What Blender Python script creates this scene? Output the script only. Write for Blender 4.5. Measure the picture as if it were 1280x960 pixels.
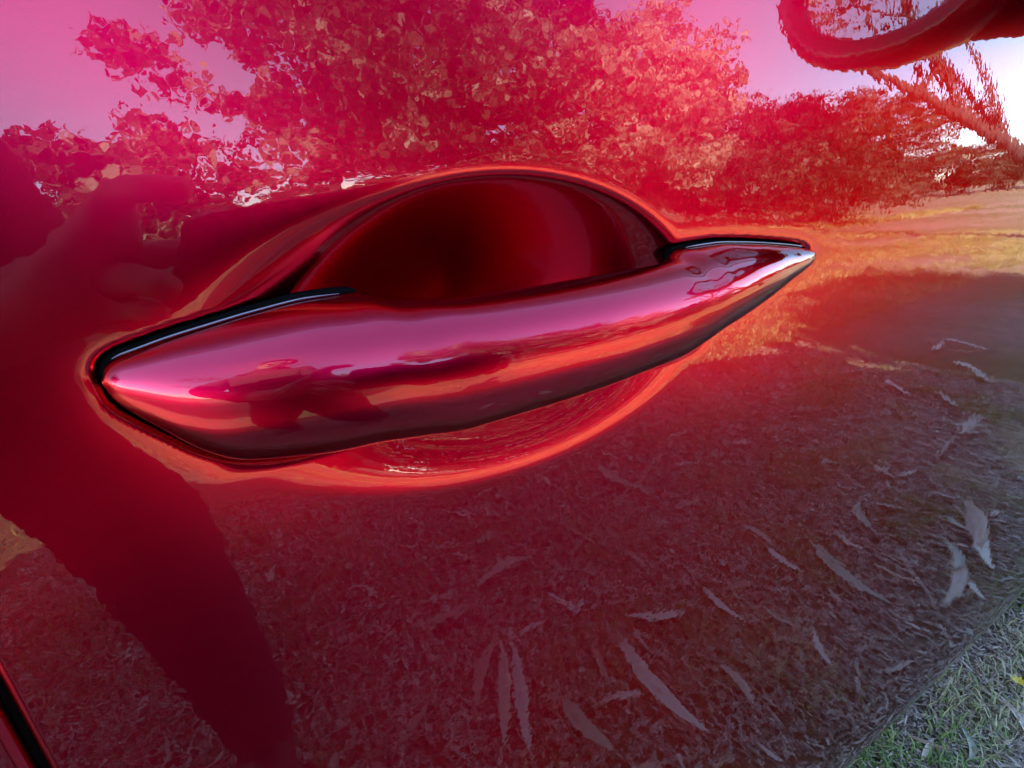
import bpy, bmesh, math, random
import numpy as np
from mathutils import Vector, Matrix, noise as mnoise

for o in list(bpy.data.objects): bpy.data.objects.remove(o)
scene = bpy.context.scene
C = scene.collection
rad = math.radians
rng = np.random.default_rng(7)
random.seed(7)

# ------------------------------------------------------------------ camera
CAM_Z = 0.98           # camera height; "rel z" below means height relative to this
CAM_D = 0.148          # distance camera - door skin (door skin lies near y = 0, outside is -y, car front is +x)
AX = ((0.8806844580998172, -0.21848527138157794, 0.4203083052364648),
      (-0.46765866892194696, -0.25972000279839147, 0.8448910518691487),
      (-0.07543377654329599, -0.9406432407324903, -0.33090790111554347))
right = Vector([r[0] for r in AX]); down = Vector([r[1] for r in AX]); fwd = Vector([r[2] for r in AX])
CAM = Vector((0, -CAM_D, CAM_Z))
cd = bpy.data.cameras.new('camera'); cam = bpy.data.objects.new('camera', cd); C.objects.link(cam)
m = Matrix.Identity(4)
for i in range(3):
    m[i][0] = right[i]; m[i][1] = -down[i]; m[i][2] = -fwd[i]; m[i][3] = CAM[i]
cam.matrix_world = m
cd.sensor_width = 36.0; cd.lens = 623.29/1280*36; cd.clip_start = 0.002; cd.clip_end = 2000
scene.camera = cam

# ------------------------------------------------------------------ sky, sun, exposure
SUN_EL, SUN_AZ = rad(26.0), rad(-25.0)     # azimuth measured from +y towards +x : the sun stands behind the car
w = bpy.data.worlds.new('World'); scene.world = w; w.use_nodes = True
nt = w.node_tree; bg = nt.nodes['Background']
sky = nt.nodes.new('ShaderNodeTexSky'); sky.sky_type = 'NISHITA'; sky.sun_disc = False
sky.sun_elevation = SUN_EL; sky.sun_rotation = SUN_AZ
sky.air_density = 0.8; sky.dust_density = 0.0; sky.ozone_density = 1.6; sky.altitude = 900
hsv = nt.nodes.new('ShaderNodeHueSaturation'); hsv.inputs['Saturation'].default_value = 1.05
nt.links.new(sky.outputs[0], hsv.inputs['Color']); nt.links.new(hsv.outputs[0], bg.inputs[0]); bg.inputs[1].default_value = 0.15
sl = bpy.data.lights.new('sun', 'SUN'); sl.energy = 5.0; sl.angle = rad(0.5); sl.color = (1, 0.93, 0.82)
so = bpy.data.objects.new('sun', sl); C.objects.link(so)
sdir = Vector((math.sin(SUN_AZ)*math.cos(SUN_EL), math.cos(SUN_AZ)*math.cos(SUN_EL), math.sin(SUN_EL)))
so.rotation_euler = (-sdir).to_track_quat('-Z', 'Y').to_euler(); so.location = (0, 8, 12)
scene.view_settings.view_transform = 'Standard'; scene.view_settings.look = 'None'
scene.view_settings.exposure = 3.0; scene.view_settings.gamma = 1
scene.render.engine = 'CYCLES'

# ------------------------------------------------------------------ helpers
def tag(o, label=None, cat=None, group=None, kind=None):
    if label: o['label'] = label
    if cat: o['category'] = cat
    if group: o['group'] = group
    if kind: o['kind'] = kind
    return o
def link(name, me, mat=None, parent=None, smooth=True):
    o = bpy.data.objects.new(name, me); C.objects.link(o)
    if mat is not None and not me.materials: me.materials.append(mat)
    if smooth and len(me.polygons): me.polygons.foreach_set('use_smooth', [True]*len(me.polygons))
    if parent is not None: o.parent = parent
    return o
def pyd(name, v, f, mat=None, parent=None, smooth=True):
    me = bpy.data.meshes.new(name); me.from_pydata([tuple(map(float, p)) for p in v], [], f); me.update()
    return link(name, me, mat, parent, smooth)
def fast_mesh(name, verts, nper, faces_local, mat, parent=None, smooth=False):
    """verts (n*nper,3); every element has the same local faces (all the same corner count)"""
    n = len(verts)//nper; fl = np.array(faces_local); k = fl.shape[1]
    idx = (np.arange(n)[:, None, None]*nper + fl[None]).reshape(-1)
    me = bpy.data.meshes.new(name)
    me.vertices.add(len(verts)); me.vertices.foreach_set('co', np.ascontiguousarray(verts, dtype=np.float32).reshape(-1))
    me.loops.add(len(idx)); me.loops.foreach_set('vertex_index', idx.astype(np.int32))
    nf = len(idx)//k
    me.polygons.add(nf); me.polygons.foreach_set('loop_start', (np.arange(nf)*k).astype(np.int32))
    me.polygons.foreach_set('loop_total', np.full(nf, k, np.int32))
    me.update(calc_edges=True); me.validate()
    return link(name, me, mat, parent, smooth)
def empty(name, loc=(0, 0, 0)):
    o = bpy.data.objects.new(name, None); C.objects.link(o); o.location = loc; o.empty_display_size = .1
    return o
def grid_faces(nu, nv, closeu=False, closev=False, flip=False):
    f = []
    for i in range(nu if closeu else nu-1):
        for j in range(nv if closev else nv-1):
            a, b = i*nv+j, ((i+1) % nu)*nv+j
            c2, d = ((i+1) % nu)*nv+(j+1) % nv, i*nv+(j+1) % nv
            f.append((a, d, c2, b) if flip else (a, b, c2, d))
    return f
def tube_np(path, radii, seg=8):
    P = [Vector(p) for p in path]; vs = []
    for i, p in enumerate(P):
        t = (P[min(i+1, len(P)-1)]-P[max(i-1, 0)]).normalized()
        a = t.orthogonal().normalized(); b = t.cross(a)
        if i and (a0.dot(a) < .99):
            a = (a0 - t*a0.dot(t)).normalized(); b = t.cross(a)
        a0 = a
        for k in range(seg):
            th = 2*math.pi*k/seg
            vs.append(p+(a*math.cos(th)+b*math.sin(th))*radii[i])
    f = grid_faces(len(P), seg, closev=True)
    f.append(tuple(range(seg))[::-1]); f.append(tuple((len(P)-1)*seg+k for k in range(seg)))
    return vs, f
def box_vf(x0, x1, y0, y1, z0, z1):
    v = [(x, y, z) for x in (x0, x1) for y in (y0, y1) for z in (z0, z1)]
    return v, [(0, 1, 3, 2), (4, 6, 7, 5), (0, 4, 5, 1), (2, 3, 7, 6), (0, 2, 6, 4), (1, 5, 7, 3)]
def bev(o, wd, seg=3):
    b = o.modifiers.new('bevel', 'BEVEL'); b.width = wd; b.segments = seg; b.limit_method = 'ANGLE'; return o

# ------------------------------------------------------------------ materials
def mat(name):
    mm = bpy.data.materials.new(name); mm.use_nodes = True
    return mm, mm.node_tree, mm.node_tree.nodes['Principled BSDF']
def nd(t, typ, **kw):
    n = t.nodes.new(typ)
    for k, v in kw.items(): setattr(n, k, v)
    return n
def plain(name, col, rough=.5, metal=0, noise=0, scale=20):
    mm, t, p = mat(name)
    p.inputs['Base Color'].default_value = (*col, 1); p.inputs['Roughness'].default_value = rough; p.inputs['Metallic'].default_value = metal
    if noise:
        tc = nd(t, 'ShaderNodeTexCoord'); n = nd(t, 'ShaderNodeTexNoise'); n.inputs['Scale'].default_value = scale; n.inputs['Detail'].default_value = 6
        r = nd(t, 'ShaderNodeValToRGB')
        r.color_ramp.elements[0].position = .3; r.color_ramp.elements[1].position = .7
        r.color_ramp.elements[0].color = (*[c*(1-noise) for c in col], 1); r.color_ramp.elements[1].color = (*[min(1, c*(1+noise)) for c in col], 1)
        t.links.new(tc.outputs['Object'], n.inputs['Vector']); t.links.new(n.outputs['Fac'], r.inputs[0]); t.links.new(r.outputs[0], p.inputs['Base Color'])
        b = nd(t, 'ShaderNodeBump'); b.inputs['Strength'].default_value = .4; b.inputs['Distance'].default_value = .3/scale
        t.links.new(n.outputs['Fac'], b.inputs['Height']); t.links.new(b.outputs[0], p.inputs['Normal'])
    return mm
def paint_mat(name, peel=1.0):
    mm, t, p = mat(name)
    tc = nd(t, 'ShaderNodeTexCoord')
    p.inputs['Base Color'].default_value = (0.70, 0.0002, 0.042, 1)
    p.inputs['Metallic'].default_value = 1.0
    p.inputs['Roughness'].default_value = 0.24
    p.inputs['Specular Tint'].default_value = (0.05, 0.003, 0.006, 1)
    p.inputs['Coat Weight'].default_value = 1.0; p.inputs['Coat IOR'].default_value = 1.55; p.inputs['Coat Roughness'].default_value = 0.008
    # orange peel of the clear coat: two shallow wave lengths
    n1 = nd(t, 'ShaderNodeTexNoise'); n1.inputs['Scale'].default_value = 260; n1.inputs['Detail'].default_value = 1.5
    n2 = nd(t, 'ShaderNodeTexNoise'); n2.inputs['Scale'].default_value = 45; n2.inputs['Detail'].default_value = 1
    ad = nd(t, 'ShaderNodeMath', operation='MULTIPLY_ADD'); ad.inputs[1].default_value = 3.0
    t.links.new(tc.outputs['Object'], n1.inputs['Vector']); t.links.new(tc.outputs['Object'], n2.inputs['Vector'])
    t.links.new(n2.outputs['Fac'], ad.inputs[0]); t.links.new(n1.outputs['Fac'], ad.inputs[2])
    b = nd(t, 'ShaderNodeBump'); b.inputs['Strength'].default_value = 1.0; b.inputs['Distance'].default_value = 2.0e-5*peel
    t.links.new(ad.outputs[0], b.inputs['Height']); t.links.new(b.outputs[0], p.inputs['Coat Normal'])
    # metallic flake in the base coat
    v = nd(t, 'ShaderNodeTexVoronoi'); v.inputs['Scale'].default_value = 5200
    t.links.new(tc.outputs['Object'], v.inputs['Vector'])
    b2 = nd(t, 'ShaderNodeBump'); b2.inputs['Strength'].default_value = .10; b2.inputs['Distance'].default_value = 2e-4
    t.links.new(v.outputs['Distance'], b2.inputs['Height']); t.links.new(b2.outputs[0], p.inputs['Normal'])
    # sparse dust specks
    vd = nd(t, 'ShaderNodeTexVoronoi'); vd.inputs['Scale'].default_value = 130; t.links.new(tc.outputs['Object'], vd.inputs['Vector'])
    wn = nd(t, 'ShaderNodeSeparateColor'); t.links.new(vd.outputs['Color'], wn.inputs[0])
    szr = nd(t, 'ShaderNodeMath', operation='MULTIPLY_ADD'); szr.inputs[1].default_value = .22; szr.inputs[2].default_value = -.165
    t.links.new(wn.outputs[0], szr.inputs[0])
    lt = nd(t, 'ShaderNodeMath', operation='LESS_THAN'); t.links.new(vd.outputs['Distance'], lt.inputs[0]); t.links.new(szr.outputs[0], lt.inputs[1])
    fac = nd(t, 'ShaderNodeMath', operation='MULTIPLY'); fac.inputs[1].default_value = .35; t.links.new(lt.outputs[0], fac.inputs[0])
    df = nd(t, 'ShaderNodeBsdfDiffuse'); df.inputs[0].default_value = (.35, .30, .26, 1)
    ms = nd(t, 'ShaderNodeMixShader'); t.links.new(fac.outputs[0], ms.inputs[0]); t.links.new(p.outputs[0], ms.inputs[1]); t.links.new(df.outputs[0], ms.inputs[2])
    t.links.new(ms.outputs[0], t.nodes['Material Output'].inputs[0])
    return mm
PAINT = paint_mat('red_metallic_paint')
RUBBER = plain('black_rubber', (.006, .006, .006), .8)
RUBBER.node_tree.nodes['Principled BSDF'].inputs['Specular IOR Level'].default_value = 0.0
CLAD = plain('black_cladding', (.02, .02, .021), .6, noise=.3, scale=300)
TRIM = plain('gloss_black_trim', (.01, .01, .012), .15)
CHROME = plain('mirror_silver', (.86, .87, .88), .01, 1)
ALLOY = plain('alloy_wheel', (.35, .35, .36), .3, 1)
mm, t, p = mat('tinted_glass'); p.inputs['Base Color'].default_value = (.01, .012, .012, 1); p.inputs['Roughness'].default_value = .01; p.inputs['Specular IOR Level'].default_value = .6
GLASS = mm
GLINTM = plain('grey_edge_glint', (.30, .31, .33), .25, 1)  # bright metal grey stands in for the glint along the handle edge
LAMPM = plain('lamp_glass', (.55, .57, .6), .08)

def island_mat(name, stops, rough=.6, trans=0., pscale=None):
    """per-piece colour variation"""
    mm, t, p = mat(name)
    g = nd(t, 'ShaderNodeNewGeometry'); r = nd(t, 'ShaderNodeValToRGB')
    while len(r.color_ramp.elements) < len(stops): r.color_ramp.elements.new(.5)
    for e, (pos, col) in zip(r.color_ramp.elements, stops): e.position = pos; e.color = (*col, 1)
    src = g.outputs['Random Per Island']
    if pscale:
        tc = nd(t, 'ShaderNodeTexCoord'); n = nd(t, 'ShaderNodeTexNoise'); n.inputs['Scale'].default_value = pscale; n.inputs['Detail'].default_value = 3
        t.links.new(tc.outputs['Object'], n.inputs['Vector'])
        ma = nd(t, 'ShaderNodeMath', operation='MULTIPLY_ADD'); ma.inputs[1].default_value = .55
        mb = nd(t, 'ShaderNodeMath', operation='MULTIPLY_ADD'); mb.inputs[1].default_value = 2.8; mb.inputs[2].default_value = -1.15  # strong patch contrast; in foliage it stands in for clump self-shadow
        t.links.new(n.outputs['Fac'], mb.inputs[0])
        t.links.new(src, ma.inputs[0]); t.links.new(mb.outputs[0], ma.inputs[2]); src = ma.outputs[0]
    t.links.new(src, r.inputs[0]); t.links.new(r.outputs[0], p.inputs['Base Color'])
    p.inputs['Roughness'].default_value = rough
    if trans:
        tr = nd(t, 'ShaderNodeBsdfTranslucent'); mx = nd(t, 'ShaderNodeMixShader'); mx.inputs[0].default_value = trans
        t.links.new(r.outputs[0], tr.inputs[0]); out = t.nodes['Material Output']
        t.links.new(p.outputs[0], mx.inputs[1]); t.links.new(tr.outputs[0], mx.inputs[2]); t.links.new(mx.outputs[0], out.inputs[0])
    return mm
LEAF_A = island_mat('olive_foliage', [(0, (.012, .020, .008)), (.5, (.06, .075, .04)), (.8, (.26, .26, .17)), (1, (.40, .39, .28))], .5, .3, .8)
LEAF_B = island_mat('golden_foliage', [(0, (.10, .09, .045)), (.45, (.30, .27, .17)), (1, (.58, .52, .36))], .5, .3, .8)
LEAF_C = island_mat('dark_foliage', [(0, (.010, .016, .006)), (.65, (.035, .045, .02)), (1, (.13, .13, .065))], .5, .25, .8)
BARK = plain('bark', (.035, .027, .022), .85, noise=.5, scale=12)
GRASSM = island_mat('grass_blades', [(0, (.08, .16, .03)), (.45, (.20, .32, .07)), (.65, (.36, .36, .16)), (1, (.66, .57, .37))], .6, .2, 1.3)
GRASSY = island_mat('sunny_grass_blades', [(0, (.10, .14, .03)), (.5, (.30, .30, .08)), (1, (.52, .46, .18))], .6, .25, .5)
STRAW = island_mat('dry_straw', [(0, (.16, .10, .07)), (.5, (.46, .35, .26)), (1, (.78, .65, .50))], .7)
GUM = [island_mat('dry_gum_leaf_%d' % i, [(0, c1), (1, c2)], .45) for i, (c1, c2) in enumerate([
    ((.56, .40, .28), (.66, .50, .36)), ((.68, .55, .42), (.78, .66, .52)), ((.34, .34, .22), (.44, .43, .30)), ((.40, .25, .16), (.50, .33, .22))])]
TWIG = plain('twig_bark', (.50, .38, .29), .8, noise=.4, scale=80)
BARKSTRIP = plain('peeled_bark', (.42, .34, .28), .7, noise=.3, scale=60)
FLOWER = plain('yellow_petal', (.75, .55, .05), .5)

# ground
mm, t, p = mat('ground_soil'); GROUND = mm
tc = nd(t, 'ShaderNodeTexCoord')
def nz(s, d=8, r=.6):
    n = nd(t, 'ShaderNodeTexNoise'); n.inputs['Scale'].default_value = s; n.inputs['Detail'].default_value = d; n.inputs['Roughness'].default_value = r
    t.links.new(tc.outputs['Object'], n.inputs['Vector']); return n
nA, nB, nC = nz(.45, 5), nz(9, 8, .7), nz(70, 6, .75)
rA = nd(t, 'ShaderNodeValToRGB'); rA.color_ramp.elements[0].position = .40; rA.color_ramp.elements[1].position = .60
rA.color_ramp.elements[0].color = (.30, .22, .15, 1); rA.color_ramp.elements[1].color = (.15, .15, .05, 1)
rB = nd(t, 'ShaderNodeValToRGB'); rB.color_ramp.elements[0].position = .3; rB.color_ramp.elements[1].position = .75
rB.color_ramp.elements[0].color = (.65, .62, .60, 1); rB.color_ramp.elements[1].color = (1.5, 1.45, 1.35, 1)
mx = nd(t, 'ShaderNodeMixRGB', blend_type='MULTIPLY'); mx.inputs[0].default_value = 1
mx2 = nd(t, 'ShaderNodeMixRGB', blend_type='MULTIPLY'); mx2.inputs[0].default_value = .7
t.links.new(nA.outputs['Fac'], rA.inputs[0]); t.links.new(nB.outputs['Fac'], rB.inputs[0])
t.links.new(rA.outputs[0], mx.inputs[1]); t.links.new(rB.outputs[0], mx.inputs[2])
rC = nd(t, 'ShaderNodeValToRGB'); rC.color_ramp.elements[0].position = .3; rC.color_ramp.elements[1].position = .7
rC.color_ramp.elements[0].color = (.55, .55, .55, 1); rC.color_ramp.elements[1].color = (1.6, 1.6, 1.6, 1)
t.links.new(nC.outputs['Fac'], rC.inputs[0]); t.links.new(mx.outputs[0], mx2.inputs[1]); t.links.new(rC.outputs[0], mx2.inputs[2])
t.links.new(mx2.outputs[0], p.inputs['Base Color']); p.inputs['Roughness'].default_value = .95
b = nd(t, 'ShaderNodeBump'); b.inputs['Distance'].default_value = .02; t.links.new(nC.outputs['Fac'], b.inputs['Height']); t.links.new(b.outputs[0], p.inputs['Normal'])

# ------------------------------------------------------------------ ground
def ground_h(x, y):
    return 0.0
S = 1200
ground = pyd('ground', [(-S, -S, 0), (S, -S, 0), (S, S, 0), (-S, S, 0)], [(0, 1, 2, 3)], GROUND, smooth=False)
tag(ground, 'dry park ground under and beside the car', 'ground', kind='structure')

# ------------------------------------------------------------------ the car
car = empty('car', (0.1, 0.85, 0))
tag(car, 'glossy metallic red car seen close at its front door handle', 'car')
def cpart(name, v, f, mt, parent=None, smooth=True):
    v = [(a[0]-.1, a[1]-.85, a[2]) for a in v]
    return pyd(name, v, f, mt, parent or car, smooth)

# body side profile (rel z -> y); monotone smooth interpolation
PZ = np.array([-.745, -.70, -.64, -.605, -.588, -.572, -.558, -.542, -.52, -.48, -.42, -.32, -.2, -.08, 0., .06, .10, .14, .17])
PY = np.array([.150, .135, .125, .105, .075, .047, .026, .0125, .0055, .0015, .0, -.0006, -.0005, 0., 0.0006, .0025, .0055, .0105, .0160])
def pchip(xk, yk, x):
    h = np.diff(xk); dl = np.diff(yk)/h; n = len(xk); dd = np.zeros(n)
    for i in range(1, n-1):
        if dl[i-1]*dl[i] > 0:
            w1 = 2*h[i]+h[i-1]; w2 = h[i]+2*h[i-1]; dd[i] = (w1+w2)/(w1/dl[i-1]+w2/dl[i])
    dd[0] = dl[0]; dd[-1] = dl[-1]
    k = np.clip(np.searchsorted(xk, x)-1, 0, n-2); tt = (x-xk[k])/h[k]
    return ((1+2*tt)*(1-tt)**2)*yk[k]+tt*(1-tt)**2*h[k]*dd[k]+tt*tt*(3-2*tt)*yk[k+1]+tt*tt*(tt-1)*h[k]*dd[k+1]
def smooth_spline(xk, yk, x, sig):
    """pchip blurred a little so that reflections run without kinks"""
    off = np.linspace(-2, 2, 17); wt = np.exp(-off**2/2); wt /= wt.sum()
    out = np.zeros_like(x)
    for o_, w_ in zip(off, wt): out += w_*pchip(xk, yk, np.clip(x+o_*sig, xk[0], xk[-1]))
    return out
zz = np.linspace(-.745, .17, 700); yy_tab = smooth_spline(PZ, PY, zz, .008)
def side_y(x, z):
    return np.interp(z, zz, yy_tab) + (x-.12)**2/36.0

def sstep(a, b_, x):
    tt = np.clip((x-a)/(b_-a), 0, 1); return tt*tt*(3-2*tt)
# handle outline on the door (mm, rel z) : x, top, bottom
HS = np.array([
 (-36.0, -30.4, -33.6), (-35.0, -28.3, -37.4), (-32.0, -26.5, -41.6), (-27, -25.2, -47.0), (-20, -23.6, -54.0), (-12, -22.2, -58.6), (0, -20.3, -60.6), (14, -18.9, -62.0),
 (25, -19.0, -61.9), (38, -21.6, -61.5), (56, -22.9, -60.8), (82, -23.2, -59.8), (114, -22.9, -57.4), (138, -22.0, -55.2), (152, -19.6, -53.4),
 (168, -19.4, -50.6), (186, -20.8, -46.6), (204, -23.0, -42.2), (221, -25.6, -37.8), (230, -27.6, -34.8), (234.0, -29.8, -32.0)])
def h_top(x): return pchip(HS[:, 0], HS[:, 1], np.clip(x, -36, 234.0))
def h_bot(x): return pchip(HS[:, 0], HS[:, 2], np.clip(x, -36, 234.0))-.9*sstep(-36, -10, x)*(1-sstep(190, 234, x))
# base outline polygon as a dense point set (mm)
hx = np.concatenate([np.linspace(-36, -20, 40), np.linspace(-20, 215, 160)[1:], np.linspace(215, 234.0, 40)[1:]])
OUTL = np.concatenate([np.stack([hx, h_top(hx)], 1), np.stack([hx[::-1], h_bot(hx[::-1])], 1)])
def handle_sdf(x, z):
    """signed distance in mm (negative inside)"""
    sh = x.shape; P = np.stack([x.ravel(), z.ravel()], 1); d2 = np.full(len(P), 1e9)
    A = OUTL; B = np.roll(OUTL, -1, 0)
    for a, b_ in zip(A[::2], np.roll(A[::2], -1, 0)):
        ab = b_-a; L = ab@ab
        if L < 1e-9: continue
        tt = np.clip(((P-a)@ab)/L, 0, 1); q = P-a-tt[:, None]*ab
        d2 = np.minimum(d2, (q*q).sum(1))
    inside = (P[:, 0] > -36) & (P[:, 0] < 234.0) & (P[:, 1] < h_top(P[:, 0])) & (P[:, 1] > h_bot(P[:, 0]))
    d = np.sqrt(d2); d[inside] *= -1
    return d.reshape(sh)
def recess(xm, zm):
    """depth (m, into the car) of the finger cup and of the seat round the handle; inputs in m"""
    x = xm*1000; z = zm*1000
    # finger cup : an ellipse pressed into the skin
    ex, ez = (x-74.5)/97.0, (z+40.8)/52.2
    e = np.sqrt(ex*ex+ez*ez+.006)+1e-9
    e = e-.0030*np.clip(1-(e-1)*2, 0, 1)
    th = np.arctan2(ez, ex)
    dist = (1-e)*54.0
    wl = .8+4.5*sstep(.15, .9, -ex)*sstep(-.5, .1, ez)
    sp = wl*np.logaddexp(0, (dist-wl*.8)/wl)      # soft lip
    u = np.clip(sp/62.0, 0, 1)
    ez2 = (z+62.0)/73.4; e2 = np.sqrt(ex*ex+ez2*ez2+.004)-.002
    d2 = (1-e2)*70.0; sp2 = wl*np.logaddexp(0, (d2-wl*.8)/wl)
    cup_hi = 1.5*sp2
    cup_lo = .20*sp+.0065*np.minimum(sp, 60)**2
    wlo = sstep(.10, .50, -ez)
    cup = cup_hi*(1-wlo)+cup_lo*wlo
    # seat round the two feet of the handle
    sel = (x > -60) & (x < 250) & (z > -90) & (z < 10)
    sd = np.full(x.shape, 50.0); 
    if sel.any(): sd[sel] = handle_sdf(x[sel], z[sel])
    seat = 6.0*(1-sstep(.2, 2.7, sd)) + .45*np.exp(-np.clip(sd-2.6, 0, 40)/3.0)*(sd < 30)
    mxd = np.maximum(cup, seat); k = 1.2
    hblend = np.clip(1-np.abs(cup-seat)/k, 0, 1)
    return (mxd+hblend*hblend*k*.25)*1e-3

def panel(name, xs, zs_fn, edge=None, use_recess=False, nz_=None, mt=PAINT, top=.17):
    pass

def skin_grid(name, xs, zrel, recessed=False, gapL=None, gapR=None):
    X, Z = np.meshgrid(xs, zrel, indexing='ij')
    Y = side_y(X, Z)
    if recessed: Y = Y+recess(X, Z)
    for g, s in ((gapL, 1), (gapR, -1)):
        if g is None: continue
        d = (X-g)*s
        Y = Y+.0016*np.clip(1-d/.0022, 0, 1)**2
    V = np.stack([X, Y, Z+CAM_Z], -1).reshape(-1, 3)
    nu, nv = len(xs), len(zrel)
    F = grid_faces(nu, nv)
    V = [tuple(a) for a in V]
    # return flanges at the gaps
    for g, row in ((gapL, 0), (gapR, nu-1)):
        if g is None: continue
        b0 = len(V)
        for j in range(nv):
            a = V[row*nv+j]; V.append((a[0], a[1]+.003, a[2]))
        for j in range(nv-1):
            q = (row*nv+j, row*nv+j+1, b0+j+1, b0+j)
            F.append(q if row == 0 else q[::-1])
    return cpart(name, V, F, PAINT)
def spaced(*segs):
    out = []
    for a, b_, n in segs: out.append(np.linspace(a, b_, n, endpoint=False))
    return np.concatenate(out+[[segs[-1][1]]])
GAP = -.0787
xs = spaced((GAP, -.0750, 8), (-.0750, -.045, 12), (-.045, .245, 250), (.245, .40, 26), (.40, .997, 40), (.997, 1.0, 6))
zs = spaced((-.60, -.50, 40), (-.50, -.12, 50), (-.12, -.10, 12), (-.10, .022, 118), (.022, .08, 18), (.08, .17, 14))
front_door = skin_grid('front_door', xs, zs, True, GAP, 1.0)
zc = spaced((-.60, -.50, 40), (-.50, -.12, 40), (-.12, .17, 40))
skin_grid('rear_door', spaced((-.85, -.095, 40), (-.095, -.0855, 5), (-.0855, -.0817, 8)), zc, False, None, -.0817)

# shut-line seal behind the gap
SV = []
for z_ in np.linspace(-.598, .168, 160):
    for x_ in (-.092, -.068):
        y_ = side_y(np.array([x_]), np.array([z_]))[0]; SV += [(x_, y_+.0042, z_+CAM_Z), (x_, y_+.012, z_+CAM_Z)]
cpart('door_seal', [SV[4*k_+q] for k_ in range(160) for q in (0, 2, 3, 1)], grid_faces(160, 4, closev=True), RUBBER)

# handle -----------------------------------------------------------------
handle = bpy.data.objects.new('door_handle', None); C.objects.link(handle); handle.parent = car
def hpart(name, v, f, mt):
    return pyd(name, [(a[0]-.1, a[1]-.85, a[2]) for a in v], f, mt, handle)
FX = np.array([-36, -34, -29, -20, -8, 10, 35, 60, 90, 120, 145, 165, 185, 205, 222, 231, 234.0])
FY = np.array([3.0, 5.6, 9.5, 15.0, 20.5, 26.5, 31.5, 34.0, 34.6, 33.0, 29.6, 25.5, 20.4, 14.4, 9.6, 6.0, 3.8])      # how far the front stands out
BX = np.array([-36, 20, 34, 48, 128, 142, 156, 234.0]); BY = np.array([-3.0, -3.0, 4.0, 12.0, 12.0, 4.5, -3.0, -3.0])
def handle_section(x, n=56):
    zt, zb = h_top(np.array([x]))[0], h_bot(np.array([x]))[0]
    yf = pchip(FX, FY, np.array([x]))[0]; yb = pchip(BX, BY, np.array([x]))[0]
    yb = min(yb, yf-1.0)
    r = .55 - .03*sstep(140, 225, np.array([x]))[0]                # the ridge lies below the middle
    zr = zt+(zb-zt)*r
    pts = []
    nq = n//2
    for i in range(nq+1):                                           # over the top to the ridge and under
        a = math.pi*i/nq
        if a <= math.pi/2:
            ex = 2/2.5; cz = math.cos(a)**ex; cy = math.sin(a)**ex
            pts.append((yb+(yf-yb)*cy, zr+(zt-zr)*cz))
        else:
            a2 = math.pi-a; ex = 2/2.15; cz = max(math.cos(a2), 0)**ex; cy = math.sin(a2)**ex
            pts.append((yb+(yf-yb)*cy, zr+(zb-zr)*cz))
    nb = 10
    for i in range(1, nb):                                          # flat back with rounded corners
        s = i/nb; z = zb+(zt-zb)*s; bul = min(2.0, .3*(yf-yb))*math.sin(math.pi*s)**.5
        pts.append((yb-bul, z))
    return pts
hxs = np.concatenate([-36+16*(np.linspace(0, 1, 36)**1.8), np.linspace(-20, 215, 150)[1:], 234.0-14.5*(np.linspace(1, 0, 34)**1.8)[1:]])
V = []; ring = None
for x in hxs:
    s = handle_section(x); ring = len(s)
    V += [(x*1e-3, -yv*1e-3+side_y(np.array([x*1e-3]), np.array([-.04]))[0], zv*1e-3+CAM_Z) for yv, zv in s]
F = grid_faces(len(hxs), ring, closev=True, flip=True)
nfr = 56//2                                                        # the first columns are the painted front, the rest the unpainted back
isb = [(i_ % ring) >= nfr for i_ in range(len(F))]
Fb = [q for q, b_ in zip(F, isb) if b_]; F = [q for q, b_ in zip(F, isb) if not b_]
F.append(tuple(range(ring))); F.append(tuple((len(hxs)-1)*ring+k for k in range(ring))[::-1])
hpart('grip', V, F, PAINT); hpart('grip_back', V, Fb, CLAD)
# black gaskets under the two feet
def gasket(x0, x1, off):
    xx = hx[(hx >= x0) & (hx <= x1)]
    top = np.stack([xx, h_top(xx)], 1); bot = np.stack([xx[::-1], h_bot(xx[::-1])], 1)
    P = np.concatenate([top, bot]); cc = P.mean(0)
    n = len(P); T = np.roll(P, -1, 0)-np.roll(P, 1, 0); L = np.linalg.norm(T, axis=1, keepdims=True); T /= np.maximum(L, 1e-6)
    Nn = np.stack([-T[:, 1], T[:, 0]], 1)
    if ((P-cc)*Nn).sum() < 0: Nn = -Nn
    for _ in range(6): Nn = (Nn+np.roll(Nn, 1, 0)+np.roll(Nn, -1, 0)); Nn /= np.linalg.norm(Nn, axis=1, keepdims=True)
    rows = [(off-.4, -8.5), (off, -8.0), (off, -3.2), (off-.5, -2.6), (off-1.6, -2.4)]      # (offset, stand-out)
    V = []
    for o_, s in rows:
        Q = P+Nn*o_
        V += [(a*1e-3, -s*1e-3, b_*1e-3+CAM_Z) for a, b_ in Q]
    F = []
    for i in range(len(rows)-1):
        for j in range(n):
            F.append((i*n+j, i*n+(j+1) % n, (i+1)*n+(j+1) % n, (i+1)*n+j))
    F.append(tuple((len(rows)-1)*n+j for j in range(n)))
    return hpart('gasket', V, F, RUBBER)
gasket(-36, 27, 1.2); gasket(150, 234.0, 1.2)
def glint_line(x0, x1, flip):  # thin metal line added to draw the sky glint along the handle's upper edge
    xx = hx[(hx >= x0) & (hx <= x1)]
    P = [(a*1e-3, -.0016, h_top(np.array([a]))[0]*1e-3+CAM_Z+.0003) for a in xx]
    vs, fs = tube_np(P, [.00034*min(1, .25+k_/6, .25+(len(P)-1-k_)/6) for k_ in range(len(P))], 10); return hpart('edge_glint', vs, fs, GLINTM)
glint_line(-33, 22, False); glint_line(152, 226, True)

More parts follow.
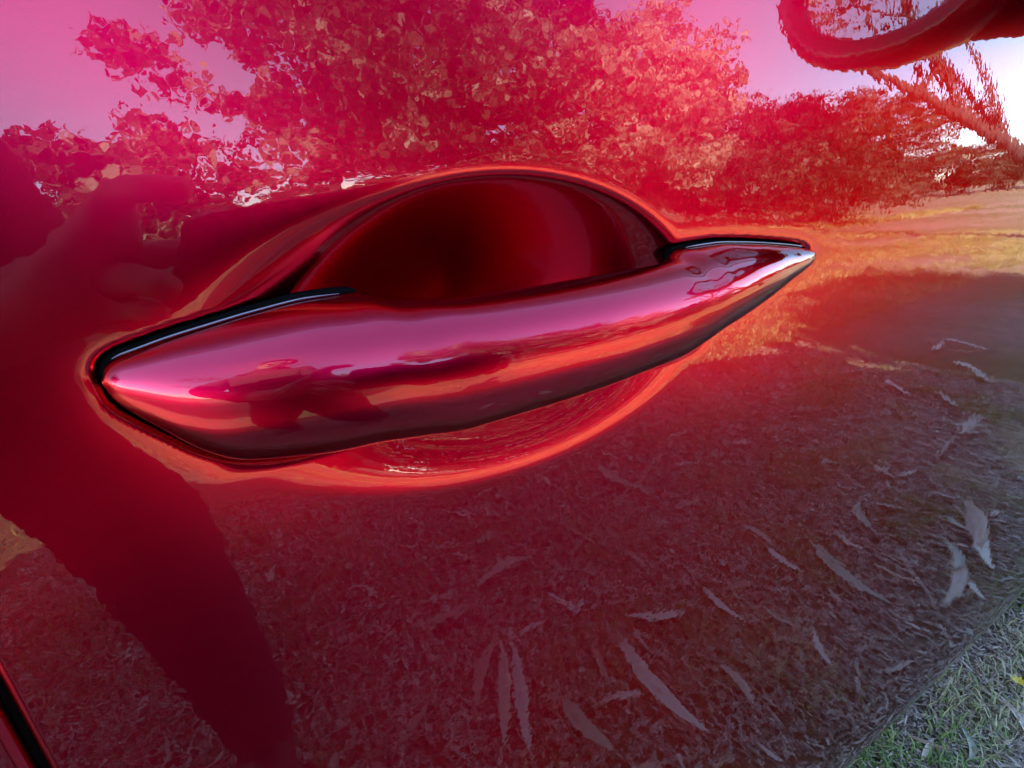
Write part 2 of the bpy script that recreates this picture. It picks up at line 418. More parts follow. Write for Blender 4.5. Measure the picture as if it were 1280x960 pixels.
# the rest of the body ------------------------------------------------------
def arch_z(x, cx, r, zc_, zb):
    d = abs(x-cx); return max(zb, zc_+math.sqrt(max(r*r-d*d, 0))) if d < r else zb
def side_panel(name, x0, x1, cx, topf):
    xs2 = np.linspace(x0, x1, 80); nv = 40; V = []
    for x in xs2:
        zb = arch_z(x, cx, .385, .35, .38); zt = topf(x)
        for j in range(nv):
            z = zb+(zt-zb)*j/(nv-1)
            y = side_y(np.array([x]), np.array([min(z-CAM_Z, .17)]))[0] + max(0, abs(x-.1)-1.5)**2*.25 + max(0, z-1.15)*.35
            V.append((x, y, z))
    return cpart(name, V, grid_faces(80, nv), PAINT)
side_panel('front_fender', 1.004, 2.2, 1.62, lambda x: 1.15-.16*((x-1.0)/1.2)**1.5)
side_panel('rear_quarter_panel', -1.95, -.854, -1.25, lambda x: 1.15)
for x0, x1 in ((-.85, 1.06),):
    v, f = box_vf(x0, x1, .125, .20, .24, .385); bev(cpart('sill_cladding', v, f, CLAD, smooth=False), .015)
# inner shell: lower body, greenhouse, far side
def loft(name, secs, mt):
    V = []; n = len(secs[0])
    for s in secs: V += s
    F = grid_faces(len(secs), n, closev=True); F.append(tuple(range(n))[::-1]); F.append(tuple((len(secs)-1)*n+k for k in range(n)))
    o = cpart(name, V, F, mt, smooth=False); return o
def sec(x, y0, y1, z0, z1, c=.06):
    return [(x, y0, z0+c), (x, y0+c, z0), (x, y1-c, z0), (x, y1, z0+c), (x, y1, z1-c), (x, y1-c, z1), (x, y0+c, z1), (x, y0, z1-c)]
loft('body_shell', [sec(-2.0, .25, 1.5, .45, 1.0), sec(-1.9, .12, 1.63, .3, 1.12), sec(-.9, .19, 1.7, .26, 1.13), sec(1.0, .19, 1.7, .26, 1.13), sec(1.5, .20, 1.66, .28, 1.05), sec(2.15, .22, 1.55, .4, .92), sec(2.35, .35, 1.4, .48, .8)], PAINT)
gh = loft('roof', [sec(-1.95, .30, 1.43, 1.10, 1.18, .03), sec(-1.5, .30, 1.43, 1.12, 1.56, .08), sec(-.6, .27, 1.46, 1.12, 1.62, .09), sec(.2, .27, 1.46, 1.12, 1.60, .09), sec(.55, .28, 1.45, 1.12, 1.52, .08), sec(1.25, .24, 1.49, 1.08, 1.14, .02)], PAINT)
def side_glass(x0, x1, xt0, xt1):
    V = [(x0, .022, 1.165), (x1, .022, 1.165), (xt1, .235, 1.52), (xt0, .235, 1.52)]
    V += [(a, y+.005, z) for a, y, z in V]
    return cpart('side_window', V, [(0, 1, 2, 3), (7, 6, 5, 4), (0, 4, 5, 1), (1, 5, 6, 2), (2, 6, 7, 3), (3, 7, 4, 0)], GLASS, smooth=False)
side_glass(-.03, 1.0, -.05, .45); side_glass(-.83, -.09, -.72, -.11)
V = [(-.09, .019, 1.165), (-.03, .019, 1.165), (-.05, .232, 1.52), (-.11, .232, 1.52)]; V += [(a, y+.02, z) for a, y, z in V]
cpart('door_pillar', V, [(0, 1, 2, 3), (7, 6, 5, 4), (0, 4, 5, 1), (1, 5, 6, 2), (2, 6, 7, 3), (3, 7, 4, 0)], TRIM, smooth=False)
v, f = box_vf(-.85, 1.02, .014, .06, 1.151, 1.164); bev(cpart('window_trim', v, f, TRIM, smooth=False), .003)
v, f = box_vf(-.8, .5, .238, .30, 1.521, 1.56); bev(cpart('window_frame', v, f, PAINT, smooth=False), .01)
for cx in (1.62, -1.25):
    for yc, s in ((.22, 1), (1.53, -1)):
        wl = bpy.data.objects.new('wheel', None); C.objects.link(wl); wl.parent = car; wl.location = (cx-.1, yc-.85, .35)
        prof = [(.20, -.10), (.33, -.105), (.35, -.08), (.35, .08), (.33, .105), (.20, .10)]
        V = []; n = 40
        for k in range(n):
            a = 2*math.pi*k/n
            for r_, y_ in prof: V.append((r_*math.cos(a), y_, r_*math.sin(a)))
        pyd('tyre', V, grid_faces(n, len(prof), closeu=True, closev=True), RUBBER, wl)
        bm = bmesh.new()
        for k in range(5):
            a = 2*math.pi*k/5; mtx = Matrix.Rotation(-a, 4, 'Y')@Matrix.Translation((.115, -.06*s, 0))@Matrix.Diagonal((.19, .03, .055, 1))
            bmesh.ops.create_cube(bm, size=1, matrix=mtx)
        bmesh.ops.create_cone(bm, cap_ends=True, segments=24, radius1=.055, radius2=.05, depth=.06, matrix=Matrix.Translation((0, -.06*s, 0))@Matrix.Rotation(math.pi/2, 4, 'X'))
        bmesh.ops.create_cone(bm, cap_ends=True, segments=40, radius1=.21, radius2=.21, depth=.02, matrix=Matrix.Translation((0, .03*s, 0))@Matrix.Rotation(math.pi/2, 4, 'X'))
        me = bpy.data.meshes.new('rim'); bm.to_mesh(me); bm.free(); link('rim', me, ALLOY, wl, smooth=False)
V = [(2.2, .36, .70), (2.2, .62, .70), (2.26, .62, .80), (2.24, .36, .82)]; V += [(a+.1, y, z) for a, y, z in V]
cpart('headlight', V, [(3, 2, 1, 0), (4, 5, 6, 7), (0, 1, 5, 4), (1, 2, 6, 5), (2, 3, 7, 6), (3, 0, 4, 7)], LAMPM, smooth=False)

# wing mirror -------------------------------------------------------------
wm = bpy.data.objects.new('wing_mirror', None); C.objects.link(wm); wm.parent = car
def mpart(name, v, f, mt, smooth=True):
    return pyd(name, [(a[0]-.1, a[1]-.85, a[2]) for a in v], f, mt, wm, smooth)
def m_out(s, n=64, ex=2.35):
    P = []
    for k in range(n):
        a = 2*math.pi*k/n; ca, sa = math.cos(a), math.sin(a)
        u = abs(ca)**(2/ex)*math.copysign(1, ca); v_ = abs(sa)**(2/ex)*math.copysign(1, sa)
        P.append((-.172+.132*u*s, CAM_Z+.213+.088*v_*s+.014*(1-s)/.2*.6-.018*u*s*(u < 0)))
    return P
def mx_at(y, base): return base+(y+.188)*(-.18)
rows = [(.76, .618+.022), (.76, .618+.006), (.82, .618), (.96, .6185), (1.0, .626), (1.005, .655), (.96, .69), (.84, .72), (.6, .742), (.3, .752)]
V = []
for s, xb in rows: V += [(mx_at(y, xb), y, z) for y, z in m_out(s)]
F = grid_faces(len(rows), 64, closev=True); F.append(tuple((len(rows)-1)*64+k for k in range(64)))
cut = 6*64
mpart('mirror_bezel', V[:7*64], F[:cut], TRIM)
o6 = 6*64; mpart('mirror_cap', V[o6:], [tuple(i-o6 for i in ff) for ff in F[cut:]], PAINT)
V = [(mx_at(y, .618+.012), y, z) for y, z in m_out(.763)]; nV = len(V); V += [(a+.004, y, z) for a, y, z in V]
F = [tuple(range(nV))] + [tuple(range(nV, 2*nV))[::-1]] + [(k, k+nV, (k+1) % nV+nV, (k+1) % nV) for k in range(nV)]
mpart('mirror_glass', V, F, CHROME, smooth=False)
vs, fs = tube_np([(.675, -.10, CAM_Z+.19), (.69, -.045, CAM_Z+.175), (.71, .02, CAM_Z+.165)], [.058, .056, .060], 24)
mpart('mirror_arm', vs, fs, TRIM)

# ------------------------------------------------------------------ the photographer and the phone
def cam_pt(r_, d_, f_): return CAM+right*r_+down*d_+fwd*f_
DARK = plain('dark_cloth', (.020, .018, .022), .85, noise=.3, scale=90)
DENIM = plain('dark_trousers', (.022, .020, .026), .85, noise=.3, scale=120)
SKINM = plain('skin', (.42, .24, .17), .5)
HAIR = plain('dark_hair', (.02, .013, .01), .6)
SHOE = plain('dark_shoe', (.03, .03, .03), .6)
PHONEM = plain('phone_back', (.02, .02, .024), .25)

ph = empty('phone', cam_pt(.055, .028, -.010)); tag(ph, 'dark phone held in both hands in front of the car door handle', 'phone')
rot = Matrix((right, down, fwd)).transposed()
def phone_part(name, w_, h_, t_, off, r_, mt, parent):
    bm = bmesh.new(); n = 8; P = []
    for cx_, cy_, a0 in ((w_/2-r_, h_/2-r_, 0), (-w_/2+r_, h_/2-r_, 90), (-w_/2+r_, -h_/2+r_, 180), (w_/2-r_, -h_/2+r_, 270)):
        for k in range(n): a = rad(a0+90*k/(n-1)); P.append((cx_+r_*math.cos(a), cy_+r_*math.sin(a)))
    lo = [bm.verts.new(rot@Vector((x+off[0], y+off[1], off[2]-t_/2))) for x, y in P]; hi = [bm.verts.new(rot@Vector((x+off[0], y+off[1], off[2]+t_/2))) for x, y in P]
    bm.faces.new(lo[::-1]); bm.faces.new(hi); L = len(P)
    for k in range(L): bm.faces.new((lo[k], lo[(k+1) % L], hi[(k+1) % L], hi[k]))
    me = bpy.data.meshes.new(name); bm.to_mesh(me); bm.free()
    return link(name, me, mt, parent, smooth=False)
phone_part('case', .147, .072, .0075, (0, 0, 0), .011, PHONEM, ph)
phone_part('screen', .141, .066, .0006, (0, 0, -.0041), .009, GLASS, ph)
phone_part('camera_bump', .030, .032, .0022, (-.055, -.018, .0047), .008, TRIM, ph)
phone_part('lens', .011, .011, .0014, (-.055, -.0275, .0064), .0054, GLASS, ph)

def person():
    root = empty('person', (-.5, -.86, 0)); tag(root, 'person in dark clothes standing by the door, both arms raised to a phone', 'person')
    J = {}; Ed = []
    SH = Vector((.06, .15, 0))
    def j(n, p, r, par=None):
        armpt = n[1:] in ('elb', 'wri', 'palm') or n[1:2] in 'ft' and n[2:3].isdigit()
        UB = Vector((.03, .13, 0)) if n in ('waist', 'chest', 'neckb', 'neck', 'skull', 'crown', 'lsho', 'rsho') else Vector()
        J[n] = (len(J), Vector(p)+UB+(Vector() if armpt else SH), r)
        if par: Ed.append((J[par][0], J[n][0]))
    j('pelvis', (-.47, -.88, .86), (.175, .12))
    j('waist', (-.50, -.88, 1.02), (.165, .11), 'pelvis')
    j('chest', (-.57, -.88, 1.20), (.17, .115), 'waist')
    j('neckb', (-.59, -.88, 1.36), (.075, .065), 'chest')
    j('neck', (-.59, -.86, 1.43), (.052, .052), 'neckb')
    j('skull', (-.585, -.835, 1.52), (.075, .09), 'neck')
    j('crown', (-.58, -.84, 1.60), (.062, .075), 'skull')
    for s, n in ((1, 'r'), (-1, 'l')):
        j(n+'hip', (-.48+s*.13, -.88, .80), (.105, .11), 'pelvis')
        j(n+'knee', (-.46+s*.19, -.82, .47), (.075, .075), n+'hip')
        j(n+'ankle', (-.45+s*.215, -.86, .10), (.055, .055), n+'knee')
        j(n+'heel', (-.45+s*.215, -.85, .045), (.042, .042), n+'ankle')
        j(n+'toe', (-.45+s*.235, -.66, .035), (.045, .030), n+'heel')
        j(n+'sho', (-.58+s*.165, -.87, 1.29), (.062, .06), 'chest')
    def arm(n, elbow, wrist, palm, fingers, thumb):
        j(n+'elb', elbow, (.043, .043), n+'sho')
        j(n+'wri', wrist, (.029, .024), n+'elb')
        j(n+'palm', palm, (.034, .018), n+'wri')
        for k, ch in enumerate(fingers):
            pr = n+'palm'
            for q, pt in enumerate(ch):
                nm = '%sf%d%d' % (n, k, q); j(nm, pt, (.0088-.0009*q,)*2, pr); pr = nm
        pr = n+'wri'
        for q, pt in enumerate(thumb):
            nm = '%st%d' % (n, q); j(nm, pt, (.011-.001*q,)*2, pr); pr = nm
    # left hand at the lens end of the phone: fingers over the back edge, thumb on the screen side
    lp = cam_pt(-.045, .052, -.060)
    arm('l', (-.60, -.45, 1.02), cam_pt(-.115, .10, -.115), lp,
        [[cam_pt(-.040+.0*k, .012+.019*k, -.030), cam_pt(-.030, .010+.019*k, -.002), cam_pt(-.012-.004*k, .022+.018*k, .006)] for k in (1, 2)] +
        [[cam_pt(-.040, -.012, -.040), cam_pt(-.034, -.020, -.016), cam_pt(-.020, -.022, -.004)], [cam_pt(-.046, .062, -.036), cam_pt(-.026, .070, -.014), cam_pt(-.006, .070, -.008)]],
        [cam_pt(-.052, .034, -.075), cam_pt(-.022, .026, -.045), cam_pt(.0, .022, -.030)])
    rp = cam_pt(.165, .070, -.055)
    arm('r', (-.20, -.55, .98), cam_pt(.175, .125, -.120), rp,
        [[cam_pt(.160, .012+.019*k, -.030), cam_pt(.146, .012+.019*k, -.002), cam_pt(.122+.004*k, .020+.018*k, .006)] for k in (0, 1, 2)] +
        [[cam_pt(.160, .068, -.036), cam_pt(.142, .072, -.014), cam_pt(.122, .071, -.008)]],
        [cam_pt(.158, .050, -.075), cam_pt(.132, .036, -.045), cam_pt(.108, .030, -.028)])
    me = bpy.data.meshes.new('body'); me.from_pydata([v[1]-Vector((-.5, -.86, 0)) for v in J.values()], Ed, [])
    tmp = bpy.data.objects.new('tmp', me); C.objects.link(tmp)
    tmp.modifiers.new('skin', 'SKIN')
    sk = me.skin_vertices[0].data
    for k, v in enumerate(J.values()): sk[k].radius = v[2]; sk[k].use_root = (k == 0)
    ss = tmp.modifiers.new('sub', 'SUBSURF'); ss.levels = 2; ss.render_levels = 2
    dg = bpy.context.evaluated_depsgraph_get(); dg.update()
    bmh = bpy.data.meshes.new_from_object(tmp.evaluated_get(dg)); bpy.data.objects.remove(tmp)
    bmh.materials.clear()
    body = link('body', bmh, SKINM, root)
    # clothing follows the body
    co = np.array([v.co[:] for v in bmh.vertices]); no = np.array([v.normal[:] for v in bmh.vertices])
    org = np.array((-.5, -.86, 0)); W = co+org
    wr = [np.array(J[n+'wri'][1]) for n in 'lr']; el = [np.array(J[n+'elb'][1]) for n in 'lr']
    def hand(pt):
        for a, b_ in zip(wr, el):
            ax = (a-b_)/np.linalg.norm(a-b_)
            if np.dot(pt-a, ax) > -.035 and np.linalg.norm(pt-a) < .25: return True
        return False
    groups = {'shirt': ([], DARK, .007), 'trousers': ([], DENIM, .010), 'shoe': ([], SHOE, .008), 'shoe ': ([], SHOE, .008)}
    for pg in bmh.polygons:
        cc = W[list(pg.vertices)].mean(0)
        if cc[2] < .10: groups['shoe' if cc[0] < -.39 else 'shoe '][0].append(tuple(pg.vertices))
        elif cc[2] < .93 and cc[1] < -.55: groups['trousers'][0].append(tuple(pg.vertices))
        elif cc[2] < 1.43 and not hand(cc): groups['shirt'][0].append(tuple(pg.vertices))
    for nm, (fs_, mt, off) in groups.items():
        used = sorted({i for f_ in fs_ for i in f_}); mp = {i: k for k, i in enumerate(used)}
        pyd(nm.strip(), [co[i]+no[i]*off for i in used], [tuple(mp[i] for i in f_) for f_ in fs_], mt, root)
    # hair and face
    hc = SH+Vector((.03, .13, 0))+Vector((-.582, -.838, 1.545))-Vector((-.5, -.86, 0))
    V = []; n, mrows = 24, 9
    for i in range(mrows):
        ph_ = rad(4+ i*13)
        for k in range(n):
            a = 2*math.pi*k/n; drop = 1.0
            front = math.sin(a)                      # +y faces the car
            pp = ph_*(1-.42*max(front, 0))
            V.append(hc+Vector((.088*math.sin(pp)*math.cos(a), .100*math.sin(pp)*math.sin(a)-.012, .085*math.cos(pp)+.022)))
    F = grid_faces(mrows, n, closev=True); F.append(tuple(range(n))[::-1]); pyd('hair', V, F, HAIR, root)
    def blob(name, c_, sx, sy, sz, mt):
        bm = bmesh.new(); bmesh.ops.create_uvsphere(bm, u_segments=14, v_segments=10, radius=1, matrix=Matrix.Translation(hc+Vector(c_))@Matrix.Diagonal((sx, sy, sz, 1)))
        me = bpy.data.meshes.new(name); bm.to_mesh(me); bm.free(); return link(name, me, mt, root)
    blob('nose', (.0, .088, -.022), .013, .018, .022, SKINM)
    for s in (-1, 1): blob('eye', (s*.030, .078, .0), .012, .008, .007, HAIR); blob('ear', (s*.080, .0, -.02), .010, .018, .030, SKINM)
    blob('mouth', (0, .078, -.062), .022, .008, .006, plain('lips', (.35, .14, .12), .5))
    return root
person()

# ------------------------------------------------------------------ trees
def leaf_cloud(centers, radii, per, size, seed, flat=.7):
    r = np.random.default_rng(seed)
    n = len(centers)*per
    cc = np.repeat(np.asarray(centers), per, 0); rr = np.repeat(np.asarray(radii), per)
    d = r.normal(size=(n, 3)); d /= np.linalg.norm(d, axis=1, keepdims=True)
    p = cc+d*(rr*(r.random(n)**.45))[:, None]*np.array([1, 1, flat])
    ax = r.normal(size=(n, 3)); ax[:, 2] -= .3; ax /= np.linalg.norm(ax, axis=1, keepdims=True)
    ot = r.normal(size=(n, 3)); ot = np.cross(ax, ot); ot /= np.linalg.norm(ot, axis=1, keepdims=True)
    nn = np.cross(ax, ot)
    L = (size*(.6+.8*r.random(n)))[:, None]; Wd = L*(.30+.2*r.random((n, 1)))
    v = np.stack([p, p+ax*L*.45+ot*Wd+nn*L*.08, p+ax*L, p+ax*L*.45-ot*Wd+nn*L*.08], 1)
    return v.reshape(-1, 3)
def make_tree(name, label, base, height, cz0, cr, seed, lm, nclump=130, per=70, leaf=.13, group=None, lean=(0, 0), crown_shape=1.0, trunk_r=.12):
    r = random.Random(seed)
    root = empty(name, base); tag(root, label, 'tree', group)
    TH = height*.72
    tp = [(lean[0]*(z**1.3)*TH+.05*math.sin(3*z+seed)*TH*.2, lean[1]*(z**1.3)*TH+.04*math.cos(4*z+seed)*TH*.2, TH*z) for z in np.linspace(0, 1, 9)]
    tr = [trunk_r*(1.15-.9*k/8) for k in range(9)]; tr[0] *= 1.35
    V, F = tube_np(tp, tr, 10)
    centers, radii = [], []
    top = Vector(tp[-1])
    cy = (cz0+height)/2; hz_ = (height-cz0)/2
    cxy = Vector((tp[5][0], tp[5][1], 0))
    # limbs
    for k in range(9):
        i = r.randint(3, 7); s = Vector(tp[i]); a = r.uniform(0, 6.28)
        q = r.uniform(.45, .9); e = cxy+Vector((math.cos(a)*cr*q, math.sin(a)*cr*q, cy+hz_*r.uniform(-.5, .8)))
        mid = (s+e)/2+Vector((0, 0, .15*cr))
        v2, f2 = tube_np([s, s.lerp(mid, .6), mid, e], [tr[i]*.6, tr[i]*.42, tr[i]*.3, tr[i]*.12], 6)
        o_ = len(V); V = V+v2; F = F+[tuple(x+o_ for x in ff) for ff in f2]
    pyd('trunk', V, F, BARK, root)
    for k in range(nclump):
        while True:
            p_ = Vector((r.uniform(-1, 1), r.uniform(-1, 1), r.uniform(-1, 1)))
            if .25 < p_.length < 1 and r.random() < p_.length: break
        wob = 1+.28*mnoise.noise(p_.normalized()*1.7+Vector((seed*3.1, 0, 0)))*2
        sh = 1 if p_.z > 0 else crown_shape
        centers.append((cxy.x+p_.x*cr*wob*sh, cxy.y+p_.y*cr*wob*sh, max(cy+p_.z*hz_*min(wob, 1.15), .25))); radii.append(cr*r.uniform(.13, .27))
    v = leaf_cloud(centers, radii, per, leaf, seed)
    fast_mesh('crown', v, 4, [(0, 1, 2, 3)], lm, root)
    return root
def copy_tree(o, loc, rz, sc, label, group):
    c_ = o.copy(); C.objects.link(c_); c_.location = loc; c_.rotation_euler = (0, 0, rz); c_.scale = (sc,)*3
    c_['label'] = label; c_['group'] = group
    for ch in o.children:
        d = ch.copy(); C.objects.link(d); d.parent = c_
    return c_
def pol(az, r_): return (CAM.x+r_*math.sin(rad(az)), CAM.y-r_*math.cos(rad(az)), 0)
make_tree('leafy_tree', 'low broad olive tree standing beyond the sunlit grass opposite the rear door', pol(-13, 8.5), 2.9, .55, 1.75, 3, LEAF_A, 120, 110, .14, crown_shape=1.05)
make_tree('leafy_tree', 'tall spreading olive tree with drooping crown opposite the door handle', pol(10, 9.5), 7.2, 1.5, 2.5, 5, LEAF_A, 170, 110, .14)
make_tree('leafy_tree', 'tall olive tree with dense crown beside the spreading one', pol(22, 11), 7.5, .6, 2.8, 8, LEAF_A, 190, 120, .135)
make_tree('leafy_tree', 'tall dark tree between the olive trees and the golden tree', pol(33, 12), 6.6, .5, 2.6, 11, LEAF_C, 180, 120, .13)
make_tree('golden_tree', 'sunlit golden tree with the palest foliage of the row', pol(42.5, 12), 5.2, .9, 2.2, 14, LEAF_B, 170, 140, .115)
make_tree('leafy_tree', 'dark bushy tree beside the golden tree', pol(52, 14), 3.5, .3, 2.4, 17, LEAF_C, 150, 150, .11)
make_tree('leafy_tree', 'broad dark low tree near the leaning trunk', pol(60, 17), 3.7, .3, 2.7, 20, LEAF_C, 150, 140, .12)
make_tree('leaning_tree', 'tree with a bare leaning trunk at the end of the row', pol(80, 11), 5.6, 4.3, 1.3, 26, LEAF_A, 50, 60, .16, lean=(-.30, -1.05), trunk_r=.16)
make_tree('open_tree', 'open branching tree with thin foliage behind the car', pol(-42, 7.5), 6.0, 1.4, 2.4, 37, LEAF_C, 70, 30, .10)
make_tree('shade_tree', 'round tree on the far side of the car that shades the grass ahead', (2.2, 4.9, 0), 3.9, 2.2, 1.7, 41, LEAF_A, 120, 60, .17)
make_tree('shade_tree', 'spreading tree behind the car on its far side shading the grass astern', (-7.0, 2.4, 0), 6.0, 1.6, 2.3, 43, LEAF_A, 130, 60, .17)
make_tree('shade_tree', 'small round tree added on the far side of the car to shade the grass astern', (-5.9, 2.2, 0), 4.3, 2.0, 1.6, 47, LEAF_A, 120, 60, .17)  # unseen tree, added so the grass mirrored in the handle falls in shade
make_tree('shade_tree', 'bushy tree farthest behind the car on its far side', (-10.8, 1.2, 0), 6.4, 1.2, 2.6, 45, LEAF_C, 130, 60, .17)
far = make_tree('background_tree', 'rounded tree in the far row behind the clearing', pol(-24, 30), 4.6, .3, 3.6, 31, LEAF_C, 110, 45, .34, group='far row of trees', trunk_r=.2)
k = 0
for az in (-14, -4, 6, 15, 25, 34, 43, 51, 58, 64, 69, 73, 77, 82, 88):
    rr = 30+6*((k*7) % 5)/4 + (14 if az > 63 else 0); k += 1
    copy_tree(far, pol(az, rr), k*1.3, .62+.1*((k*3) % 4), 'rounded tree in the far row behind the clearing', 'far row of trees')

# ------------------------------------------------------------------ grass and litter
def blades(n, xf, L0, L1, wd, seed, lean=.8):
    r = np.random.default_rng(seed); p = xf(r, n); n = len(p)
    a = r.random(n)*2*np.pi; d = np.stack([np.cos(a), np.sin(a)], 1); s = np.stack([-np.sin(a), np.cos(a)], 1)
    L = L0+(L1-L0)*r.random(n)**1.5; ln = lean*(.3+.9*r.random(n)); W_ = wd*(.6+.8*r.random(n))
    z = np.zeros(n)
    b0 = np.stack([p[:, 0]-s[:, 0]*W_, p[:, 1]-s[:, 1]*W_, z-.004], 1); b1 = np.stack([p[:, 0]+s[:, 0]*W_, p[:, 1]+s[:, 1]*W_, z-.004], 1)
    h1 = L*.55*np.cos(ln*.5); q1 = p+d*(L*.55*np.sin(ln*.5))[:, None]
    m0 = np.stack([q1[:, 0]-s[:, 0]*W_*.8, q1[:, 1]-s[:, 1]*W_*.8, h1], 1); m1 = np.stack([q1[:, 0]+s[:, 0]*W_*.8, q1[:, 1]+s[:, 1]*W_*.8, h1], 1)
    lt = np.minimum(ln*1.4, 1.75); q2 = q1+d*(L*.45*np.sin(lt))[:, None]; h2 = np.maximum(h1+L*.45*np.cos(lt), .002)
    t0 = np.stack([q2[:, 0]-s[:, 0]*W_*.12, q2[:, 1]-s[:, 1]*W_*.12, h2], 1); t1 = np.stack([q2[:, 0]+s[:, 0]*W_*.12, q2[:, 1]+s[:, 1]*W_*.12, h2], 1)
    return np.stack([b0, b1, m1, m0, t1, t0], 1).reshape(-1, 3)
BF = [(0, 1, 2, 3), (3, 2, 4, 5)]
def patchy(x0, x1, y0, y1, thr, sc):
    def fn(r, n):
        p = np.stack([r.uniform(x0, x1, n), r.uniform(y0, y1, n)], 1)
        k = np.array([mnoise.noise(Vector((a*sc, b_*sc, 3.3))) for a, b_ in p])
        return p[k+r.normal(size=n)*.12 > thr]
    return fn
gv = np.concatenate([blades(90000, patchy(-.9, 3.2, -1.9, .02, .16, 4.5), .018, .05, .0017, 1, 1.2), blades(26000, patchy(.7, 2.4, .02, .5, -.16, 7.0), .018, .05, .0014, 6, 1.2)])
g1 = fast_mesh('grass', gv, 6, BF, GRASSM)
tag(g1, 'short green and straw coloured grass in the shade of the car', 'grass', kind='stuff')
gv = np.concatenate([blades(55000, patchy(-3.5, 12, -7, -1.9, -.2, .9), .03, .09, .004, 2), blades(45000, patchy(-4, 22, -16, -7, -.05, .45), .06, .15, .010, 4)])
g2 = fast_mesh('grass', gv, 6, BF, GRASSY)
tag(g2, 'sunlit yellow green grass of the clearing beyond the car shadow', 'grass', kind='stuff')
def straws(n, x0, x1, y0, y1, L0, L1, wd, seed):
    r = np.random.default_rng(seed); p = np.stack([r.uniform(x0, x1, n), r.uniform(y0, y1, n), r.uniform(.002, .016, n)], 1)
    a = r.random(n)*2*np.pi; tl = r.normal(size=n)*.15
    d = np.stack([np.cos(a), np.sin(a), tl], 1); s = np.stack([-np.sin(a), np.cos(a), r.normal(size=n)*.3], 1)
    L = (L0+(L1-L0)*r.random(n)**2)[:, None]; W_ = wd*(.5+r.random((n, 1)))
    v = np.stack([p-d*L-s*W_, p-d*L+s*W_, p+d*L+s*W_*.6, p+d*L-s*W_*.6], 1)
    v[..., 2] = np.maximum(v[..., 2], .0015)
    return v.reshape(-1, 3)
st = fast_mesh('straw_litter', np.concatenate([straws(90000, -.9, 3.2, -1.9, .45, .003, .015, .0012, 3), straws(30000, -.9, 3.2, -1.9, .0, .006, .026, .0024, 9), straws(26000, .7, 2.4, .0, .5, .003, .014, .0011, 10)]), 4, [(0, 1, 2, 3)], STRAW)
tag(st, 'fine dry straw and leaf fragments strewn over the soil', 'straw litter', kind='stuff')

# fallen gum leaves, each its own thing; measured positions (through the door reflection) first, then a loose scatter
def gum_mesh(L, W_, bend, curl, seed):
    n = 12; V = []
    for i in range(n+1):
        s = i/n; wd = W_*.5*(math.sin(math.pi*min(1, s*.97+.03))**.8)*(1-.25*s)+.0004
        x = (s-.5)*L; y = bend*L*(4*(s-.5)**2-.5); z = .004+curl*L*abs(s-.5)**2*2
        fold = wd*.35
        V += [(x, y-wd, z+fold), (x, y, z), (x, y+wd, z+fold)]
    return V, grid_faces(n+1, 3)
def pixel_ground(px, py):
    r_ = right*(px-640)+down*(py-480)+fwd*623.29
    t_ = CAM_Z/-r_.z
    return Vector((CAM.x+r_.x*t_, -(r_.y*t_-CAM_D)))
def direct_ground(px, py):
    r_ = right*(px-640)+down*(py-480)+fwd*623.29
    t_ = CAM_Z/-r_.z
    return Vector((CAM.x+r_.x*t_, CAM.y+r_.y*t_))
protos = []
for i in range(8):
    r = random.Random(40+i)
    V, F = gum_mesh(1.0, r.uniform(.14, .22), r.uniform(-.18, .18), r.uniform(.0, .12), i)
    me = bpy.data.meshes.new('gum_leaf'); me.from_pydata(V, [], F); me.materials.append(GUM[i % 4])
    me.polygons.foreach_set('use_smooth', [True]*len(me.polygons)); protos.append(me)
def leaf(p, ang, L, i, z=.024, grp='fallen gum leaves beside the car', lab='pale dry gum leaf fallen on the grass beside the car', wide=1.0):
    o = bpy.data.objects.new('gum_leaf', protos[i % 8]); C.objects.link(o)
    o.location = (p.x, p.y, z); o.rotation_euler = (random.uniform(-.25, .25), random.uniform(-.15, .15), ang); o.scale = (L, L*wide, L)
    return tag(o, lab, 'leaf', grp)
PX = [((765, 795), (890, 950)), ((1000, 660), (1160, 825)), ((590, 890), (615, 797)), ((627, 815), (632, 955)), ((640, 812), (662, 958)), ((700, 880), (770, 960)),
      ((515, 795), (600, 758)), ((590, 730), (665, 700)), ((780, 785), (865, 770)), ((735, 580), (820, 628)), ((700, 655), (745, 690)), ((1215, 445), (1275, 447)), ((1220, 455), (1262, 477)),
      ((1215, 545), (1275, 545)), ((1240, 635), (1270, 740)), ((1225, 705), (1218, 795)), ((1250, 750), (1279, 790)), ((1030, 575), (1060, 590)), ((1000, 420), (1042, 436)), ((1180, 455), (1215, 425)),
      ((1140, 605), (1172, 600)), ((1195, 500), (1230, 520)), ((1230, 560), (1262, 530)), ((930, 665), (975, 690)), ((960, 690), (1010, 730)), ((845, 640), (880, 625)), ((600, 650), (640, 640)), ((440, 735), (470, 750)),
      ((1120, 480), (1160, 500)), ((1060, 470), (1100, 465)), ((990, 520), (1030, 512)), ((905, 560), (950, 556)), ((880, 745), (935, 790)), ((1080, 640), (1110, 680)), ((1160, 560), (1200, 575)), ((820, 870), (860, 920)), ((1200, 430), (1278, 442)), ((1248, 462), (1278, 500)), ((1228, 592), (1278, 602)), ((1246, 640), (1262, 722)), ((1268, 665), (1279, 760)), ((1228, 742), (1212, 690)), ((1195, 585), (1225, 560)), ((1100, 590), (1140, 610)), ((680, 745), (720, 770)), ((540, 690), (575, 680)), ((740, 820), (765, 870)), ((905, 840), (950, 900)), ((1020, 800), (1050, 850)), ((960, 770), (1000, 800))]
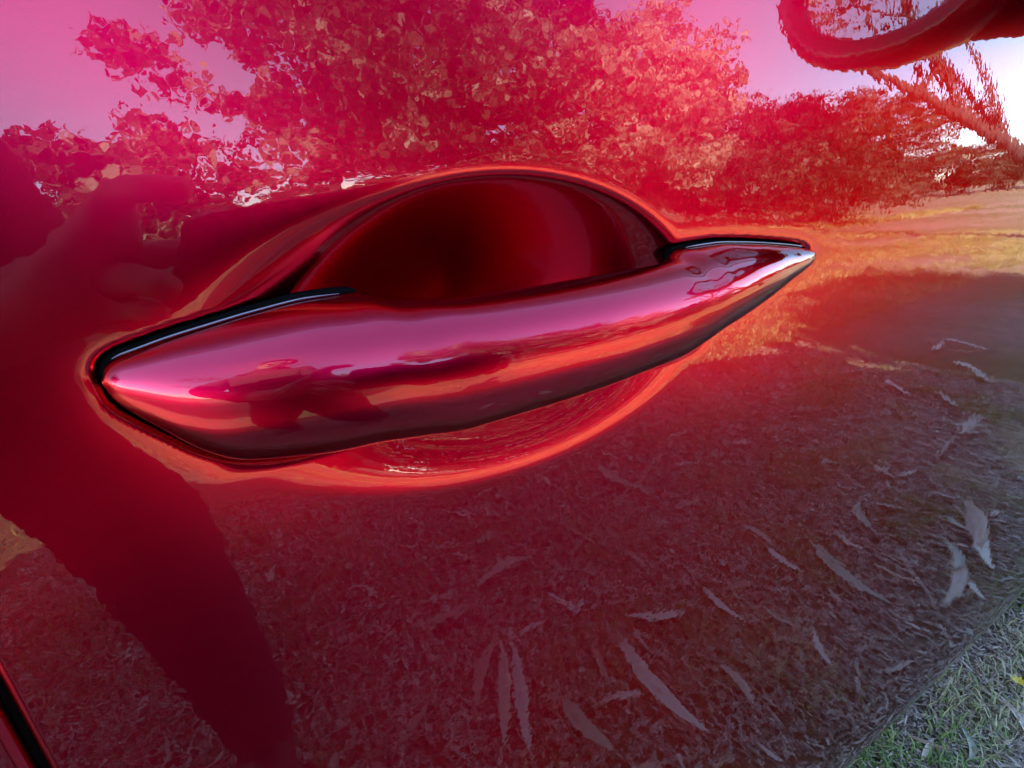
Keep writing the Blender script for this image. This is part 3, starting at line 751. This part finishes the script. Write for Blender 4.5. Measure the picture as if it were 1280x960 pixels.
for i, (a, b_) in enumerate(PX):
    A, B = pixel_ground(*a), pixel_ground(*b_); d = B-A
    leaf((A+B)/2, math.atan2(d.y, d.x), min(max(d.length, .05), .30), i+1, wide=.75 if d.length > .2 else 1.0)
for i, (a, b_) in enumerate([((1252, 878), (1285, 935)), ((1203, 918), (1212, 962)), ((1130, 925), (1188, 948)), ((1228, 872), (1262, 892)), ((1150, 958), (1165, 930))]):
    A, B = direct_ground(*a), direct_ground(*b_); d = B-A
    leaf((A+B)/2, math.atan2(d.y, d.x), min(max(d.length, .05), .2), i+1, .016, 'fallen gum leaves under the edge of the door', ['large cream gum leaf lying right below the yellow flower by the door edge', 'grey green gum leaf pointing away from the lower door edge', 'brown gum leaf lying crosswise under the lower door edge', 'tan gum leaf lying beside the stem of the yellow flower', 'short cream gum leaf tucked close under the lower door edge'][i])
r = random.Random(5)
for i in range(150):
    leaf(Vector((r.uniform(-.4, 2.4), r.uniform(-1.8, .0))), r.uniform(0, 6.28), r.uniform(.03, .11), i, r.uniform(.014, .028))
def twig(a, b_, rr, i):
    A, B = pixel_ground(*a), pixel_ground(*b_); d = B-A; n = 8; P = []
    for k in range(n+1):
        s = k/n; P.append((d.x*(s-.5)+.012*math.sin(5*s+i), d.y*(s-.5)+.012*math.cos(4*s+i), .012+.006*math.sin(3*s)))
    V, F = tube_np(P, [rr*(1-.6*k/n) for k in range(n+1)], 7)
    o = pyd('twig', V, F, TWIG); M_ = (A+B)/2; o.location = (M_.x, M_.y, 0)
    return tag(o, 'thin dry twig lying among the fallen leaves', 'twig', 'twigs beside the car')
for i, (a, b_) in enumerate([((705, 690), (885, 512)), ((700, 640), (790, 600)), ((1110, 720), (1180, 745)), ((1150, 700), (1190, 780))]): twig(a, b_, .005, i)
# small yellow flower in the grass by the door edge
P = direct_ground(1268, 872); fl = empty('yellow_flower', (P.x, P.y, 0)); tag(fl, 'small yellow flower in the grass below the lower edge of the door', 'flower')
vs, fs = tube_np([(0, 0, -.003), (.003, .001, .02), (.004, .003, .038)], [.001, .001, .0008], 6); pyd('stem', vs, fs, plain('stem_green', (.08, .13, .03), .6), fl)
for k in range(8):
    a = 2*math.pi*k/8; u = Vector((math.cos(a), math.sin(a), .25)); s = Vector((-math.sin(a), math.cos(a), 0)); o_ = Vector((.004, .003, .038))
    pyd('petal', [o_, o_+u*.007+s*.003, o_+u*.013, o_+u*.007-s*.003], [(0, 1, 2, 3)], FLOWER, fl)
